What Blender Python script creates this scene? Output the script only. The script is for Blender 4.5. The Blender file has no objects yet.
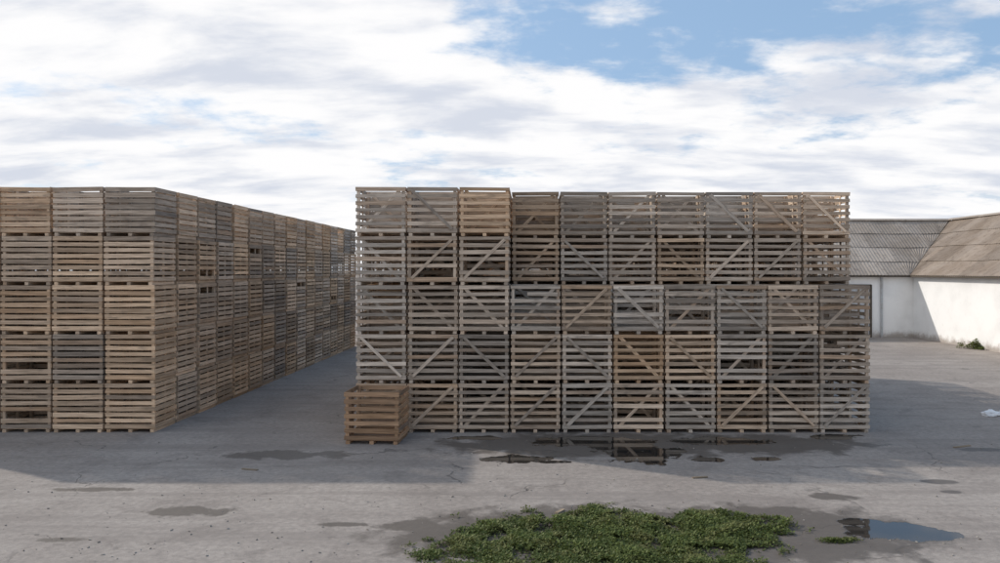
import bpy, math, random
from mathutils import Vector, Matrix, noise
random.seed(7)
R=random.random
U=random.uniform
sc=bpy.context.scene
F=780.0; CH=3.97; VX=535.0; HY=270.0
def g(px,py):
    d=CH*F/(py-HY); return ((px-VX)/F*d, d)

# ------------------------------------------------ camera
cam=bpy.data.cameras.new("camera"); co=bpy.data.objects.new("camera",cam); sc.collection.objects.link(co)
co.location=(0,0,CH); co.rotation_euler=(math.radians(90),0,0)
cam.sensor_width=36; cam.lens=F/1000*36; cam.shift_x=-0.035; cam.shift_y=-0.0115
cam.clip_end=5000; sc.camera=co
sc.view_settings.view_transform='Standard'
try: sc.view_settings.look='None'
except: pass
sc.view_settings.exposure=0

# ------------------------------------------------ node helper
class NT:
    def __init__(s,nt): s.nt=nt; nt.nodes.clear()
    def n(s,t,**kw):
        nd=s.nt.nodes.new(t)
        for k,v in kw.items():
            if k.startswith('i_'):
                key=k[2:]; key=int(key) if key.isdigit() else key.replace('_',' ')
                s.set(nd.inputs[key],v)
            else: setattr(nd,k,v)
        return nd
    def set(s,inp,v):
        if isinstance(v,bpy.types.NodeSocket): s.nt.links.new(v,inp)
        else: inp.default_value=v
    def math(s,op,a,b=0.0,c=None,clamp=False):
        nd=s.n('ShaderNodeMath',operation=op,use_clamp=clamp); s.set(nd.inputs[0],a); s.set(nd.inputs[1],b)
        if c is not None: s.set(nd.inputs[2],c)
        return nd.outputs[0]
    def vm(s,op,a,b=(0,0,0)):
        nd=s.n('ShaderNodeVectorMath',operation=op); s.set(nd.inputs[0],a); s.set(nd.inputs[1],b); return nd.outputs[0]
    def mix(s,f,a,b,mode='MIX'):
        nd=s.n('ShaderNodeMix',data_type='RGBA',blend_type=mode); s.set(nd.inputs[0],f); s.set(nd.inputs[6],a); s.set(nd.inputs[7],b); return nd.outputs[2]
    def mr(s,v,a,b,c=0.0,d=1.0,smooth=True):
        nd=s.n('ShaderNodeMapRange',interpolation_type='SMOOTHSTEP' if smooth else 'LINEAR')
        s.set(nd.inputs[0],v)
        for i,x in enumerate((a,b,c,d)): s.set(nd.inputs[i+1],x)
        return nd.outputs[0]
    def noise(s,vec,scale,detail=4,rough=.55,dist=0.0):
        nd=s.n('ShaderNodeTexNoise'); s.set(nd.inputs['Vector'],vec); nd.inputs['Scale'].default_value=scale
        nd.inputs['Detail'].default_value=detail; nd.inputs['Roughness'].default_value=rough; nd.inputs['Distortion'].default_value=dist
        return nd.outputs[0]
    def bump(s,h,st,dist=0.02):
        nd=s.n('ShaderNodeBump'); s.set(nd.inputs['Height'],h); s.set(nd.inputs['Strength'],st); nd.inputs['Distance'].default_value=dist; return nd.outputs[0]
    def out(s,col,rough=.8,normal=None,spec=.3,trans=None):
        p=s.n('ShaderNodeBsdfPrincipled'); s.set(p.inputs['Base Color'],col); s.set(p.inputs['Roughness'],rough)
        s.set(p.inputs['Specular IOR Level'],spec)
        if normal is not None: s.set(p.inputs['Normal'],normal)
        o=s.n('ShaderNodeOutputMaterial')
        if trans:
            t=s.n('ShaderNodeBsdfTranslucent'); s.set(t.inputs[0],col)
            m=s.n('ShaderNodeMixShader'); m.inputs[0].default_value=trans
            s.nt.links.new(p.outputs[0],m.inputs[1]); s.nt.links.new(t.outputs[0],m.inputs[2]); s.nt.links.new(m.outputs[0],o.inputs[0])
        else: s.nt.links.new(p.outputs[0],o.inputs[0])
        return p
def mat(name):
    m=bpy.data.materials.new(name); m.use_nodes=True; return m,NT(m.node_tree)
def c4(r,g_,b): return (r,g_,b,1)

# ------------------------------------------------ world
AZ=math.atan2(-8,4.5); EL=math.radians(33)
w=bpy.data.worlds.new("World"); sc.world=w; w.use_nodes=True
W=NT(w.node_tree)
sky=W.n('ShaderNodeTexSky',sky_type='NISHITA',sun_disc=False,sun_elevation=EL,sun_rotation=AZ,altitude=100,air_density=1.0,dust_density=1.5,ozone_density=1.0)
tc=W.n('ShaderNodeTexCoord'); sep=W.n('ShaderNodeSeparateXYZ'); W.set(sep.inputs[0],tc.outputs['Generated'])
zz=W.math('MAXIMUM',sep.outputs[2],0.0)
den=W.math('ADD',zz,0.19)
pxx=W.math('DIVIDE',sep.outputs[0],den); pyy=W.math('DIVIDE',sep.outputs[1],den)
cb=W.n('ShaderNodeCombineXYZ'); W.set(cb.inputs[0],pxx); W.set(cb.inputs[1],pyy)
P=cb.outputs[0]
n1=W.noise(W.vm('ADD',P,(3.1,7.7,0)),1.3,7,.55,.2)
n2=W.noise(W.vm('MULTIPLY',P,(1.1,1.4,1)),4.4,6,.6,.15)
cov=W.math('ADD',W.math('MULTIPLY',n1,.6),W.math('MULTIPLY',n2,.4))
elev=W.math('ADD',sep.outputs[2],W.math('MULTIPLY',sep.outputs[0],.07))
thin=W.math('MULTIPLY',W.mr(elev,.215,.285),W.mr(sep.outputs[0],-.22,.02,.22,1.0))
cov=W.math('ADD',cov,.110)
cov=W.math('SUBTRACT',cov,W.math('MULTIPLY',thin,.205))
fac=W.mr(cov,.42,.57)
fac=W.math('MAXIMUM',fac,W.mr(sep.outputs[2],0,.18,.85,.0))
sh=W.noise(W.vm('MULTIPLY',P,(0.8,1.5,1)),2.2,7,.56,.2)
ccol=W.mix(W.mr(sh,.33,.58),c4(.68,.72,.81),c4(1.0,.995,1.0))
skyc=W.mix(1.0,sky.outputs[0],c4(.11,.11,.11),'MULTIPLY')
skyc=W.mix(.6,skyc,c4(.38,.59,.88))
fin=W.mix(fac,skyc,ccol)
bg=W.n('ShaderNodeBackground'); W.set(bg.inputs[0],fin); bg.inputs[1].default_value=1.0
wo=W.n('ShaderNodeOutputWorld'); w.node_tree.links.new(bg.outputs[0],wo.inputs[0])

sl=bpy.data.lights.new("sun",'SUN'); sl.energy=2.9; sl.angle=math.radians(.9); sl.color=(1,.93,.84)
so=bpy.data.objects.new("sun",sl); sc.collection.objects.link(so)
sd=Vector((math.sin(AZ)*math.cos(EL),math.cos(AZ)*math.cos(EL),math.sin(EL)))
so.rotation_euler=(-sd).to_track_quat('-Z','Y').to_euler(); so.location=(-30,30,40)

# ------------------------------------------------ mesh helper
class MB:
    def __init__(s): s.v=[];s.f=[];s.bc=[];s.bv=[]
    def board(s,c,a,wv,L,Wd,T,jit=.003,val=None):
        c=Vector(c);a=Vector(a).normalized();wv=Vector(wv).normalized();t=a.cross(wv)
        b=len(s.v); val=R() if val is None else val; off=Vector((U(0,50),U(0,50),U(0,50)))
        for i in (-1,1):
            for j in (-1,1):
                for k in (-1,1):
                    s.v.append(c+a*(i*L/2+U(-jit,jit)*1.5)+wv*(j*Wd/2+U(-jit,jit))+t*(k*T/2))
                    s.bc.append(off+Vector((i*L/2,j*Wd/2,k*T/2))); s.bv.append(val)
        for q in ((0,1,3,2),(4,6,7,5),(0,4,5,1),(2,3,7,6),(0,2,6,4),(1,5,7,3)):
            s.f.append([b+x for x in q])
    def box(s,x0,y0,z0,x1,y1,z1):
        s.board(((x0+x1)/2,(y0+y1)/2,(z0+z1)/2),(1,0,0),(0,1,0),x1-x0,y1-y0,z1-z0,0)
    def mesh(s,name,m):
        me=bpy.data.meshes.new(name); me.from_pydata([tuple(x) for x in s.v],[],s.f)
        if s.bc and len(s.bc)==len(s.v):
            at=me.attributes.new("bco",'FLOAT_VECTOR','POINT'); at.data.foreach_set("vector",[x for v in s.bc for x in v])
            at=me.attributes.new("bval",'FLOAT','POINT'); at.data.foreach_set("value",s.bv)
        me.materials.append(m); me.update(); return me
def obj(name,me,parent=None,loc=(0,0,0),rot=(0,0,0)):
    o=bpy.data.objects.new(name,me); sc.collection.objects.link(o); o.location=loc; o.rotation_euler=rot
    if parent: o.parent=parent
    return o
def empty(name): return obj(name,None)

# ------------------------------------------------ wood
mw,N=mat("weathered_wood")
bco=N.n('ShaderNodeAttribute',attribute_name="bco").outputs['Vector']
bval=N.n('ShaderNodeAttribute',attribute_name="bval").outputs['Fac']
oi=N.n('ShaderNodeObjectInfo')
gr=N.noise(N.vm('MULTIPLY',bco,(1.2,28,28)),1.6,3,.6,.0)
st=N.noise(N.vm('MULTIPLY',bco,(2.0,5,5)),1.0,3,.6)
bv2=N.math('FRACT',N.math('ADD',bval,oi.outputs['Random']))
base=N.mix(N.mr(bv2,0,1,0,1,False),c4(.66,.65,.64),c4(1.30,1.28,1.25))
col=N.mix(1.0,oi.outputs['Color'],base,'MULTIPLY')
bv3=N.math('FRACT',N.math('MULTIPLY',bv2,7.31))
col=N.mix(N.math('MULTIPLY',N.mr(bv3,.70,1.0),.5),col,c4(.46,.28,.155))
bv4=N.math('FRACT',N.math('MULTIPLY',bv2,13.7))
col=N.mix(N.math('MULTIPLY',N.mr(bv4,.84,1.0),.5),col,c4(.19,.17,.155))
col=N.mix(1.0,col,N.mix(N.mr(gr,.3,.7),c4(.66,.64,.62),c4(1.16,1.16,1.16)),'MULTIPLY')
col=N.mix(N.mr(st,.54,.78,0,.6),col,c4(.14,.115,.095))
N.out(col,.85,None,.2)

def crate(kind,seed):
    random.seed(seed); m=MB(); Wd=1.225; D=1.15; T=.02
    ns,sw={'A':(7,.092),'B':(8,.104),'C':(7,.100)}[kind]
    z0=.095; H=1.195-z0; pit=(H-sw)/(ns-1)
    for sy in (-1,1):
        for i in range(ns):
            if 0<i<ns-1 and R()<(.03 if kind=='A' else .006): continue
            z=z0+sw/2+i*pit; L=Wd-U(0,.012); x=0
            if R()<.012: L*=.6; x=U(-.22,.22)
            tilt=U(-.010,.010) if R()<.9 else U(-.03,.03)
            m.board((x,sy*(D/2-T/2)+U(-.003,.003),z),(1,0,tilt),(-tilt,0,1),L,sw*U(.84,1.08),T,.004)
    for sx in (-1,1):
        for i in range(ns):
            if 0<i<ns-1 and R()<.015: continue
            z=z0+sw/2+i*pit; tilt=U(-.008,.008)
            m.board((sx*(Wd/2-T/2-.004)+U(-.003,.003),0,z),(0,1,tilt),(0,-tilt,1),D-2*T-.01,sw*U(.84,1.08),T,.004)
    for sx in (-1,1):
        for sy in (-1,1):
            m.board((sx*(Wd/2-.062),sy*(D/2-.060),.085+H/2),(0,0,1),(1,0,0),H,.07,.07,.003)
        m.board((sx*(Wd/2-.042),U(-.03,.03),.085+H/2),(0,0,1),(0,1,0),H-.02,.09,.02)
    for i in range(8):
        m.board((0,-D/2+.09+i*(D-.18)/7,.088),(1,0,0),(0,1,0),Wd-.06,.11,.018)
    for x in (-.53,0,.53):
        m.board((x,0,.038),(0,1,0),(1,0,0),D-.01,.09,.074)
    if kind=='A':
        for sy in (-1,1):
            s=1 if (seed%2)==(0 if sy<0 else 1) else -1
            inside=(seed%5) in (1,3)
            w2=(Wd-.24)/2 if inside else (Wd-.16)/2
            h2=(H-.07)/2; a=Vector((2*w2,0,s*2*h2)); wv=Vector((-s*2*h2,0,2*w2))
            y=sy*(D/2-T-.014) if inside else sy*(D/2+.0125)
            m.board((U(-.01,.01),y,z0+H/2),a,wv,a.length*.93,U(.066,.082),.018,.004,val=None)
    return m.mesh("crate_"+kind,mw)
meshA=[crate('A',100+i) for i in range(20)]
meshB=[crate('B',200+i) for i in range(14)]
random.seed(11)
PW,PD,PH=1.2585,1.2,1.2
def ccolor(warm,lum=1.0):
    gcol=Vector((.545,.48,.415)); bcol=Vector((.64,.455,.30)); d=Vector((.33,.28,.235))
    t=min(1,max(0,random.gauss(warm,.24)))
    c=gcol.lerp(bcol,t)
    if R()<.2: c=c.lerp(d,U(.3,.9))
    c*=lum*U(.82,1.14); return (c.x,c.y,c.z,1)
def place(parent,ms,x,y,z,warm,lum=1.0,jit=1.0,flip=True):
    o=obj("wooden_crate",random.choice(ms),parent,(x+U(-.008,.008)*jit,y+U(-.018,.018)*jit,z),(0,0,U(-.009,.009)*jit+(math.pi if flip and R()<.5 else 0)))
    o.color=ccolor(warm,lum); return o
S1=empty("crate_stack"); XL=-4.39; Y0=19.0
for cx in range(10):
    for ry in range(10):
        top=5
        if ry==0 and cx>2: top=3
        if ry>3: top=4
        for l in range(top):
            warm=.22
            if l==0 and cx<2: warm=.6
            if l>=3 and cx in(2,3,8,9): warm=.55
            if l==2 and cx in(4,6): warm=.7
            lum=.97
            if l>=3 and cx in(3,4): lum=.74
            if l<2 and cx>=7: lum=.88
            place(S1,meshA,XL+PW*(cx+.5),Y0+PD*(ry+.5)+ (0.02 if l else 0),l*PH,warm,lum)
S2=empty("crate_stack"); XR=-9.27
for cx in range(6):
    for ry in range(17):
        for l in range(5):
            if 2<=cx and ry>1 and l<4 and cx<5: continue
            place(S2,meshB,XR-PW*(cx+.5)+(U(-.02,.02)),Y0+1.27*(ry+.5)-.03,l*PH,.72,1.0)
S3=empty("crate_stack")
for cx in range(12):
    for ry in range(2):
        for l in range(5):
            place(S3,meshB,XR+.2+PW*(cx+.5),Y0+1.27*17+1.2+PD*ry,l*PH,.35,.95)
o=obj("wooden_crate",crate('C',4242),None,(-3.69,18.28,.0),(0,0,math.radians(-3))); o.color=(.40,.26,.165,1); o.scale=(1.03,.96,.99)
# ------------------------------------------------ ground
mg,N=mat("worn_asphalt")
geo=N.n('ShaderNodeNewGeometry'); Pp=geo.outputs['Position']
big=N.noise(Pp,.22,4,.6,.6); mid=N.noise(Pp,1.1,5,.62,.5); fine=N.noise(Pp,9,4,.7); grit=N.noise(Pp,70,2,.7)
col=N.mix(N.mr(big,.3,.7),c4(.285,.25,.225),c4(.36,.322,.292))
col=N.mix(N.mr(mid,.48,.72,0,.65),col,c4(.215,.188,.17))
col=N.mix(N.mr(mid,.28,.44,.35,0),col,c4(.41,.37,.335))
col=N.mix(1.0,col,N.mix(N.mr(fine,.3,.7),c4(.82,.82,.82),c4(1.13,1.12,1.11)),'MULTIPLY')
col=N.mix(1.0,col,N.mix(N.mr(grit,.35,.7),c4(.84,.84,.84),c4(1.11,1.11,1.11)),'MULTIPLY')
trk=N.noise(N.vm('MULTIPLY',Pp,(.08,1.5,1)),1.2,4,.6,.3)
col=N.mix(N.mr(trk,.48,.66,0,.5),col,c4(.215,.188,.17))
wp=N.vm('ADD',Pp,N.vm('MULTIPLY',N.n('ShaderNodeTexNoise',i_Vector=Pp,i_Scale=1.3,i_Detail=4.0).outputs['Color'],(1.2,1.2,0)))
vor=N.n('ShaderNodeTexVoronoi',feature='DISTANCE_TO_EDGE',i_Vector=wp,i_Scale=.22)
ck=N.math('MULTIPLY',N.mr(vor.outputs[0],.001,.005,1,0),N.mr(N.noise(Pp,.45,2),.48,.58))
ckm=ck
col=N.mix(N.math('MULTIPLY',ckm,.6),col,c4(.09,.08,.072))
sx=N.n('ShaderNodeSeparateXYZ',i_0=Pp)
rag=N.math('SUBTRACT',N.noise(Pp,1.6,5,.65,.3),.5)
def ell(X,Y,rx,ry,rg=1.6):
    a=N.math('DIVIDE',N.math('SUBTRACT',sx.outputs[0],X),rx); b=N.math('DIVIDE',N.math('SUBTRACT',sx.outputs[1],Y),ry)
    d=N.math('SQRT',N.math('ADD',N.math('MULTIPLY',a,a),N.math('MULTIPLY',b,b)))
    return N.math('ADD',d,N.math('MULTIPLY',rag,rg))
def mn(l):
    r=l[0]
    for x in l[1:]: r=N.math('MINIMUM',r,x)
    return r
pud=[]
for (px,py,rx,ry) in ((515,459,.9,.36),(555,462,.35,.14),(590,442,1.7,.6),(642,453,1.0,.95),(715,441,1.3,.45),(712,460,.4,.22),(765,459,.4,.2),(835,437,.8,.32),(475,438,.7,.25),(900,532,.85,.42),(860,522,.4,.2)):
    X,Y=g(px,py); pud.append(ell(X,Y,rx,ry,2.0))
pd=mn(pud)
dmp=[]
for (px,py,rx,ry,rg) in ((600,535,3.5,1.6,1.3),(780,532,2.5,1.45,1.5),(410,526,.6,.32,1.8),(600,445,3.9,1.4,1.5),(760,444,2.9,1.1,1.8),(830,497,.5,.25,2),(935,482,.35,.16,2),(950,492,.2,.12,2),(185,512,.9,.25,2.8),(980,450,.6,.18,2.4),(90,490,.7,.15,2.8),(340,525,.5,.12,2.8),(290,455,1.5,.4,2.6),(60,540,.4,.12,2.6)):
    X,Y=g(px,py); dmp.append(ell(X,Y,rx,ry,rg))
dm=mn(dmp)
col=N.mix(N.mr(dm,.74,1.06,.8,0),col,c4(.088,.074,.062))
pm=N.mr(pd,.86,.96,1,0)
col=N.mix(pm,col,c4(.028,.026,.024))
rough=N.mix(pm,N.mix(N.mr(dm,.8,1.1,1,0),c4(.9,.9,.9),c4(.62,.62,.62)),c4(.03,.03,.03))
h=N.math('ADD',N.math('MULTIPLY',fine,.6),N.math('MULTIPLY',grit,.25)); h=N.math('SUBTRACT',h,N.math('MULTIPLY',ckm,.5))
h=N.math('MULTIPLY',h,N.math('SUBTRACT',1.0,pm))
N.out(col,rough,N.bump(h,.45,.02),.35)
me=bpy.data.meshes.new("ground"); me.from_pydata([(-900,-300,0),(900,-300,0),(900,1500,0),(-900,1500,0)],[],[(0,1,2,3)]); me.materials.append(mg)
obj("ground",me)

# ------------------------------------------------ barn
mwh,N=mat("whitewash")
Pp=N.n('ShaderNodeNewGeometry').outputs['Position']; s=N.n('ShaderNodeSeparateXYZ',i_0=Pp)
a=N.noise(Pp,.7,4,.6); b=N.noise(Pp,5,4,.65)
col=N.mix(N.mr(a,.4,.75),c4(.90,.90,.89),c4(.80,.80,.79))
col=N.mix(N.mr(b,.6,.78,0,.3),col,c4(.58,.56,.53))
hz=N.math('ADD',s.outputs[2],N.math('MULTIPLY',N.noise(Pp,2.2,4,.7),-.75))
col=N.mix(N.mr(hz,-.35,.10,.8,0),col,c4(.30,.25,.21))
N.out(col,.9,N.bump(b,.3,.02),.2)
def roofmat(name,c1,c2,c3):
    m,N=mat(name)
    Pp=N.n('ShaderNodeNewGeometry').outputs['Position']
    bv=N.n('ShaderNodeAttribute',attribute_name="bval").outputs['Fac']
    a=N.noise(Pp,.5,5,.65,.3); b=N.noise(Pp,3.2,5,.7)
    col=N.mix(N.mr(a,.35,.65),c1,c2); col=N.mix(N.mr(b,.48,.72,0,.7),col,c3)
    col=N.mix(1.0,col,N.mix(bv,c4(.80,.80,.80),c4(1.12,1.12,1.11)),'MULTIPLY')
    N.out(col,.9,None,.2); return m
mr1=roofmat("slate_roof_grey",c4(.35,.295,.245),c4(.43,.375,.325),c4(.22,.18,.15))
mr2=roofmat("slate_roof_brown",c4(.24,.19,.15),c4(.30,.25,.21),c4(.14,.105,.08))
mdk,N=mat("dark_timber"); N.out(c4(.09,.075,.06),.8)
mgr,N=mat("grey_metal_door"); Pp=N.n('ShaderNodeNewGeometry').outputs['Position']
N.out(N.mix(N.mr(N.noise(Pp,3,5,.6),.4,.7),c4(.46,.48,.50),c4(.36,.34,.32)),.6)
mgl,N=mat("dark_glass"); N.out(c4(.03,.035,.04),.15,spec=.5)

ex,ey,ez=22.3,46.0,3.85; hw=4.6; rz=7.2
def roof(name,wing,side,x0,x1,m,parent):
    rows=4; per=.2; v=[];f=[];bv=[]
    ov=.35; sl=(rz-ez)/hw
    random.seed(len(name)+rows)
    n=int((x1-x0)/per*6)
    for r in range(rows):
        t0=-ov+(hw+ov)*r/rows-(.10 if r else 0); t1=-ov+(hw+ov)*(r+1)/rows
        sheet=[U(0,1) for _ in range(200)]
        b0=len(v)
        for i in range(n+1):
            u=x0+(x1-x0)*i/n; k=int((u-x0)/1.1)
            for t,lift in ((t0,.045+.012),(t1,.018)):
                zc=ez+t*sl+lift+.012*math.sin(2*math.pi*u/per)+.022*math.sin(u*.7+1)+.01*math.sin(u*2.9+r)
                if wing=='x':
                    y=ey+t if side<0 else ey+2*hw-t
                    X=min(u,ex+(y-ey))
                    v.append((X,y,zc))
                else:
                    x=ex+t if side<0 else ex+2*hw-t
                    Y=u; Y=min(Y,ey+(x-ex))
                    v.append((x,Y,zc))
                bv.append(sheet[k%200])
        for i in range(n):
            a=b0+2*i; f.append((a,a+1,a+3,a+2))
    me=bpy.data.meshes.new(name); me.from_pydata(v,[],f)
    at=me.attributes.new("bval",'FLOAT','POINT'); at.data.foreach_set("value",bv)
    me.materials.append(m); me.polygons.foreach_set("use_smooth",[True]*len(f))
    obj(name,me,parent)
barn=empty("whitewashed_barn")
LX=0.0; SY=8.0
roof("roof_slope_front",'x',-1,LX-.3,ex+hw+.2,mr1,barn)
roof("roof_slope_back",'x',1,LX-.3,ex+2*hw+.5,mr1,barn)
roof("roof_slope_yard",'y',-1,SY-.3,ey+hw+.2,mr2,barn)
roof("roof_slope_outer",'y',1,SY-.3,ey+2*hw+.3,mr2,barn)
m=MB(); T=.3
m.box(LX,ey,0,ex,ey+T,ez)
m.box(ex,SY,0,ex+T,ey+T,ez-.02)
m.box(LX,ey+2*hw-T,0,ex+2*hw,ey+2*hw,ez)
m.box(ex+2*hw-T,SY,0,ex+2*hw,ey+2*hw-T,ez)
def gable(pts):
    b=len(m.v)
    for p in pts: m.v.append(Vector(p)); m.bc.append(Vector(p)); m.bv.append(.5)
    m.f.append([b+i for i in range(len(pts))])
gable([(LX,ey+T,0),(LX,ey+2*hw-T,0),(LX,ey+2*hw-T,ez),(LX,ey+hw,rz-.12),(LX,ey+T,ez)])
gable([(ex+T,SY,0),(ex+2*hw-T,SY,0),(ex+2*hw-T,SY,ez),(ex+hw,SY,rz-.12),(ex+T,SY,ez)])
obj("walls",m.mesh("walls",mwh),barn)
m=MB()
for x in (3,8,13): m.box(x,ey-.10,0,x+.4,ey-.003,ez-.15)
for y in (12,20,28,): m.box(ex-.10,y,0,ex-.003,y+.4,ez-.25)
obj("buttresses",m.mesh("butt",mwh),barn)
m=MB()
m.box(LX,ey-.33,ez-.30,ex-.3,ey-.27,ez-.17); m.box(ex-.33,SY,ez-.30,ex-.27,ey-.33,ez-.17)
obj("fascia",m.mesh("fascia",mdk),barn)
m=MB(); 
m.board(((LX+ex+hw)/2,ey+hw-.09,rz+.03),(1,0,0),(0,1,.6),ex+hw-LX,.24,.03); m.board(((LX+ex+hw)/2,ey+hw+.11,rz+.03),(1,0,0),(0,1,-.6),ex+hw-LX,.24,.03)
m.board((ex+hw-.09,(SY+ey+hw)/2,rz+.05),(0,1,0),(1,0,.6),ey+hw-SY,.24,.03); m.board((ex+hw+.11,(SY+ey+hw)/2,rz+.05),(0,1,0),(1,0,-.6),ey+hw-SY,.24,.03)
obj("ridge_cap",m.mesh("ridge",mr1),barn)
m=MB(); m.box(17.3,ey-.05,0,19.7,ey-.004,3.0); m.box(5,ey-.05,0,7.6,ey-.004,3.0); m.box(ex-.05,22.5,0,ex-.004,25.5,3.0)
obj("doors",m.mesh("doors",mgr),barn)
m=MB()
m.box(19.72,ey-.09,0,19.84,ey-.005,3.1); m.box(17.18,ey-.09,0,17.28,ey-.005,3.1); m.box(17.2,ey-.09,3.02,19.8,ey-.052,3.12)
obj("door_frame",m.mesh("dframe",mdk),barn)
m=MB()
for y in (14.5,17.5,31.5): m.box(ex-.03,y,1.6,ex-.004,y+1.0,2.4)
obj("windows",m.mesh("win",mgl),barn)
m=MB(); m.box(20.35,ey-.16,0,20.45,ey-.06,3.6); obj("downpipe",m.mesh("pipe",mgr),barn)

# ------------------------------------------------ weeds
def leafmat(name,a,b,c):
    m,N=mat(name); bv=N.n('ShaderNodeAttribute',attribute_name="bval").outputs['Fac']
    Pp=N.n('ShaderNodeNewGeometry').outputs['Position']
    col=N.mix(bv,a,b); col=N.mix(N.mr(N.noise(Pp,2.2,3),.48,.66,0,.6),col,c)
    N.out(col,.6,spec=.25,trans=.3); return m
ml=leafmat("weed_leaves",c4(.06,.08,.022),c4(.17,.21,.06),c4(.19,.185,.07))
def weeds(name,inside,bbox,n,hmax,size,seed):
    random.seed(seed); v=[];f=[];bv=[]; x0,x1,y0,y1=bbox; cnt=0
    for _ in range(n*6):
        if cnt>=n: break
        x=U(x0,x1); y=U(y0,y1); k=inside(x,y)
        if k<=0 or R()>k: continue
        cnt+=1
        hh=hmax*(.25+.75*max(0,noise.noise(Vector((x*2.1,y*2.1,3)))+.45))*min(1,k+.3)
        z=U(.004,1)**.7*hh; s=size*U(.5,1.25)
        yaw=U(0,6.283); pt=U(-.2,.9); d=Vector((math.cos(yaw)*math.cos(pt),math.sin(yaw)*math.cos(pt),math.sin(pt)))
        sd_=Vector((-math.sin(yaw),math.cos(yaw),U(-.4,.4))).normalized()
        p=Vector((x,y,z)); b=len(v)
        v+= [p,p+d*s*.5+sd_*s*.33,p+d*s,p+d*s*.5-sd_*s*.33]; f.append((b,b+1,b+2,b+3)); 
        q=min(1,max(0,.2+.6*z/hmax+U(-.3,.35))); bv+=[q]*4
    me=bpy.data.meshes.new(name); me.from_pydata([tuple(p) for p in v],[],f)
    at=me.attributes.new("bval",'FLOAT','POINT'); at.data.foreach_set("value",bv); me.materials.append(ml); return obj(name,me)
def patch(x,y):
    best=0
    for (px,py,rx,ry) in ((600,540,2.2,1.35),(715,529,1.15,.75),(510,548,1.05,.85),(610,580,2.6,1.1)):
        X,Y=g(px,py); d=math.hypot((x-X)/rx,(y-Y)/ry)+.42*noise.noise(Vector((x*1.4,y*1.4,0)))+.3*noise.noise(Vector((x*4.5,y*4.5,5)))
        best=max(best,1-max(0,(d-.72)/.36))
    best=min(1,best)
    bare=noise.noise(Vector((x*2.6,y*2.6,9)))+.4*noise.noise(Vector((x*8,y*8,2)))
    if bare<-.27: best*=.12
    return best
weeds("grass",patch,(-2.8,5.7,8.6,14.0),95000,.12,.047,5)
def sc1(px,py,rx,ry):
    X,Y=g(px,py)
    return (lambda x,y: max(0,1-math.hypot((x-X)/rx,(y-Y)/ry)+.5*noise.noise(Vector((x*3,y*3,1))))),(X-rx*1.3,X+rx*1.3,Y-ry*1.3,Y+ry*1.3)
for i,(px,py,rx,ry,n,hm,sz) in enumerate(((835,541,.45,.14,900,.06,.04),(430,556,.35,.25,700,.07,.045),(985,349,1.1,.7,2600,.45,.11),(972,346,.6,.4,1200,.6,.12))):
    fn,bb=sc1(px,py,rx,ry); weeds("weed_clump",fn,bb,n,hm,sz,50+i)
# ------------------------------------------------ grit / debris
random.seed(77); m=MB()
for _ in range(900):
    px=U(-50,1050); py=U(440,575); x,y=g(px,py); s=random.choice((.006,.008,.01,.014,.02))*U(.6,1.2)
    m.board((x,y,s*.3),(U(-1,1),U(-1,1),U(-.2,.2)),(U(-1,1),U(-1,1),1.1),s*1.6,s,s*.7,s*.25)
md,N=mat("grit"); bv=N.n('ShaderNodeAttribute',attribute_name="bval").outputs['Fac']
N.out(N.mix(bv,c4(.16,.14,.12),c4(.42,.39,.35)),.9); obj("gravel",m.mesh("gravel",md))
random.seed(5)
for (px,py,L,r) in ((962,447,.5,.4),(560,512,.22,1.0),(250,470,.35,-.3),(700,478,.3,.2)):
    x,y=g(px,py); m=MB(); m.board((0,0,.012),(1,0,0),(0,1,0),L,.06,.018); o=obj("broken_slat",m.mesh("slat",mw),None,(x,y,0),(0,0,r)); o.color=(.35,.28,.2,1)
mb,N=mat("white_plastic"); N.out(c4(.75,.76,.78),.5)
def bag(X,Y,sx_,sy_,sz_,seed):
    import bmesh
    bm=bmesh.new(); bmesh.ops.create_icosphere(bm,subdivisions=4,radius=1)
    for v in bm.verts:
        q=v.co.copy(); k=1+.30*noise.noise(q*1.6+Vector((seed,0,0)))+.16*noise.noise(q*4.2+Vector((0,seed,0)))+.07*noise.noise(q*11)
        v.co=Vector((q.x*sx_*k,q.y*sy_*k,max(-.35,q.z)*sz_*k))
    zmin=min(v.co.z for v in bm.verts)
    for v in bm.verts: v.co.z-=zmin
    me=bpy.data.meshes.new("bag"); bm.to_mesh(me); bm.free(); me.materials.append(mb); obj("plastic_bag",me,None,(X,Y,0),(0,0,.3))
X,Y=g(991,416); bag(X,Y,.26,.16,.11,1); bag(X+.45,Y+.1,.2,.14,.09,4)
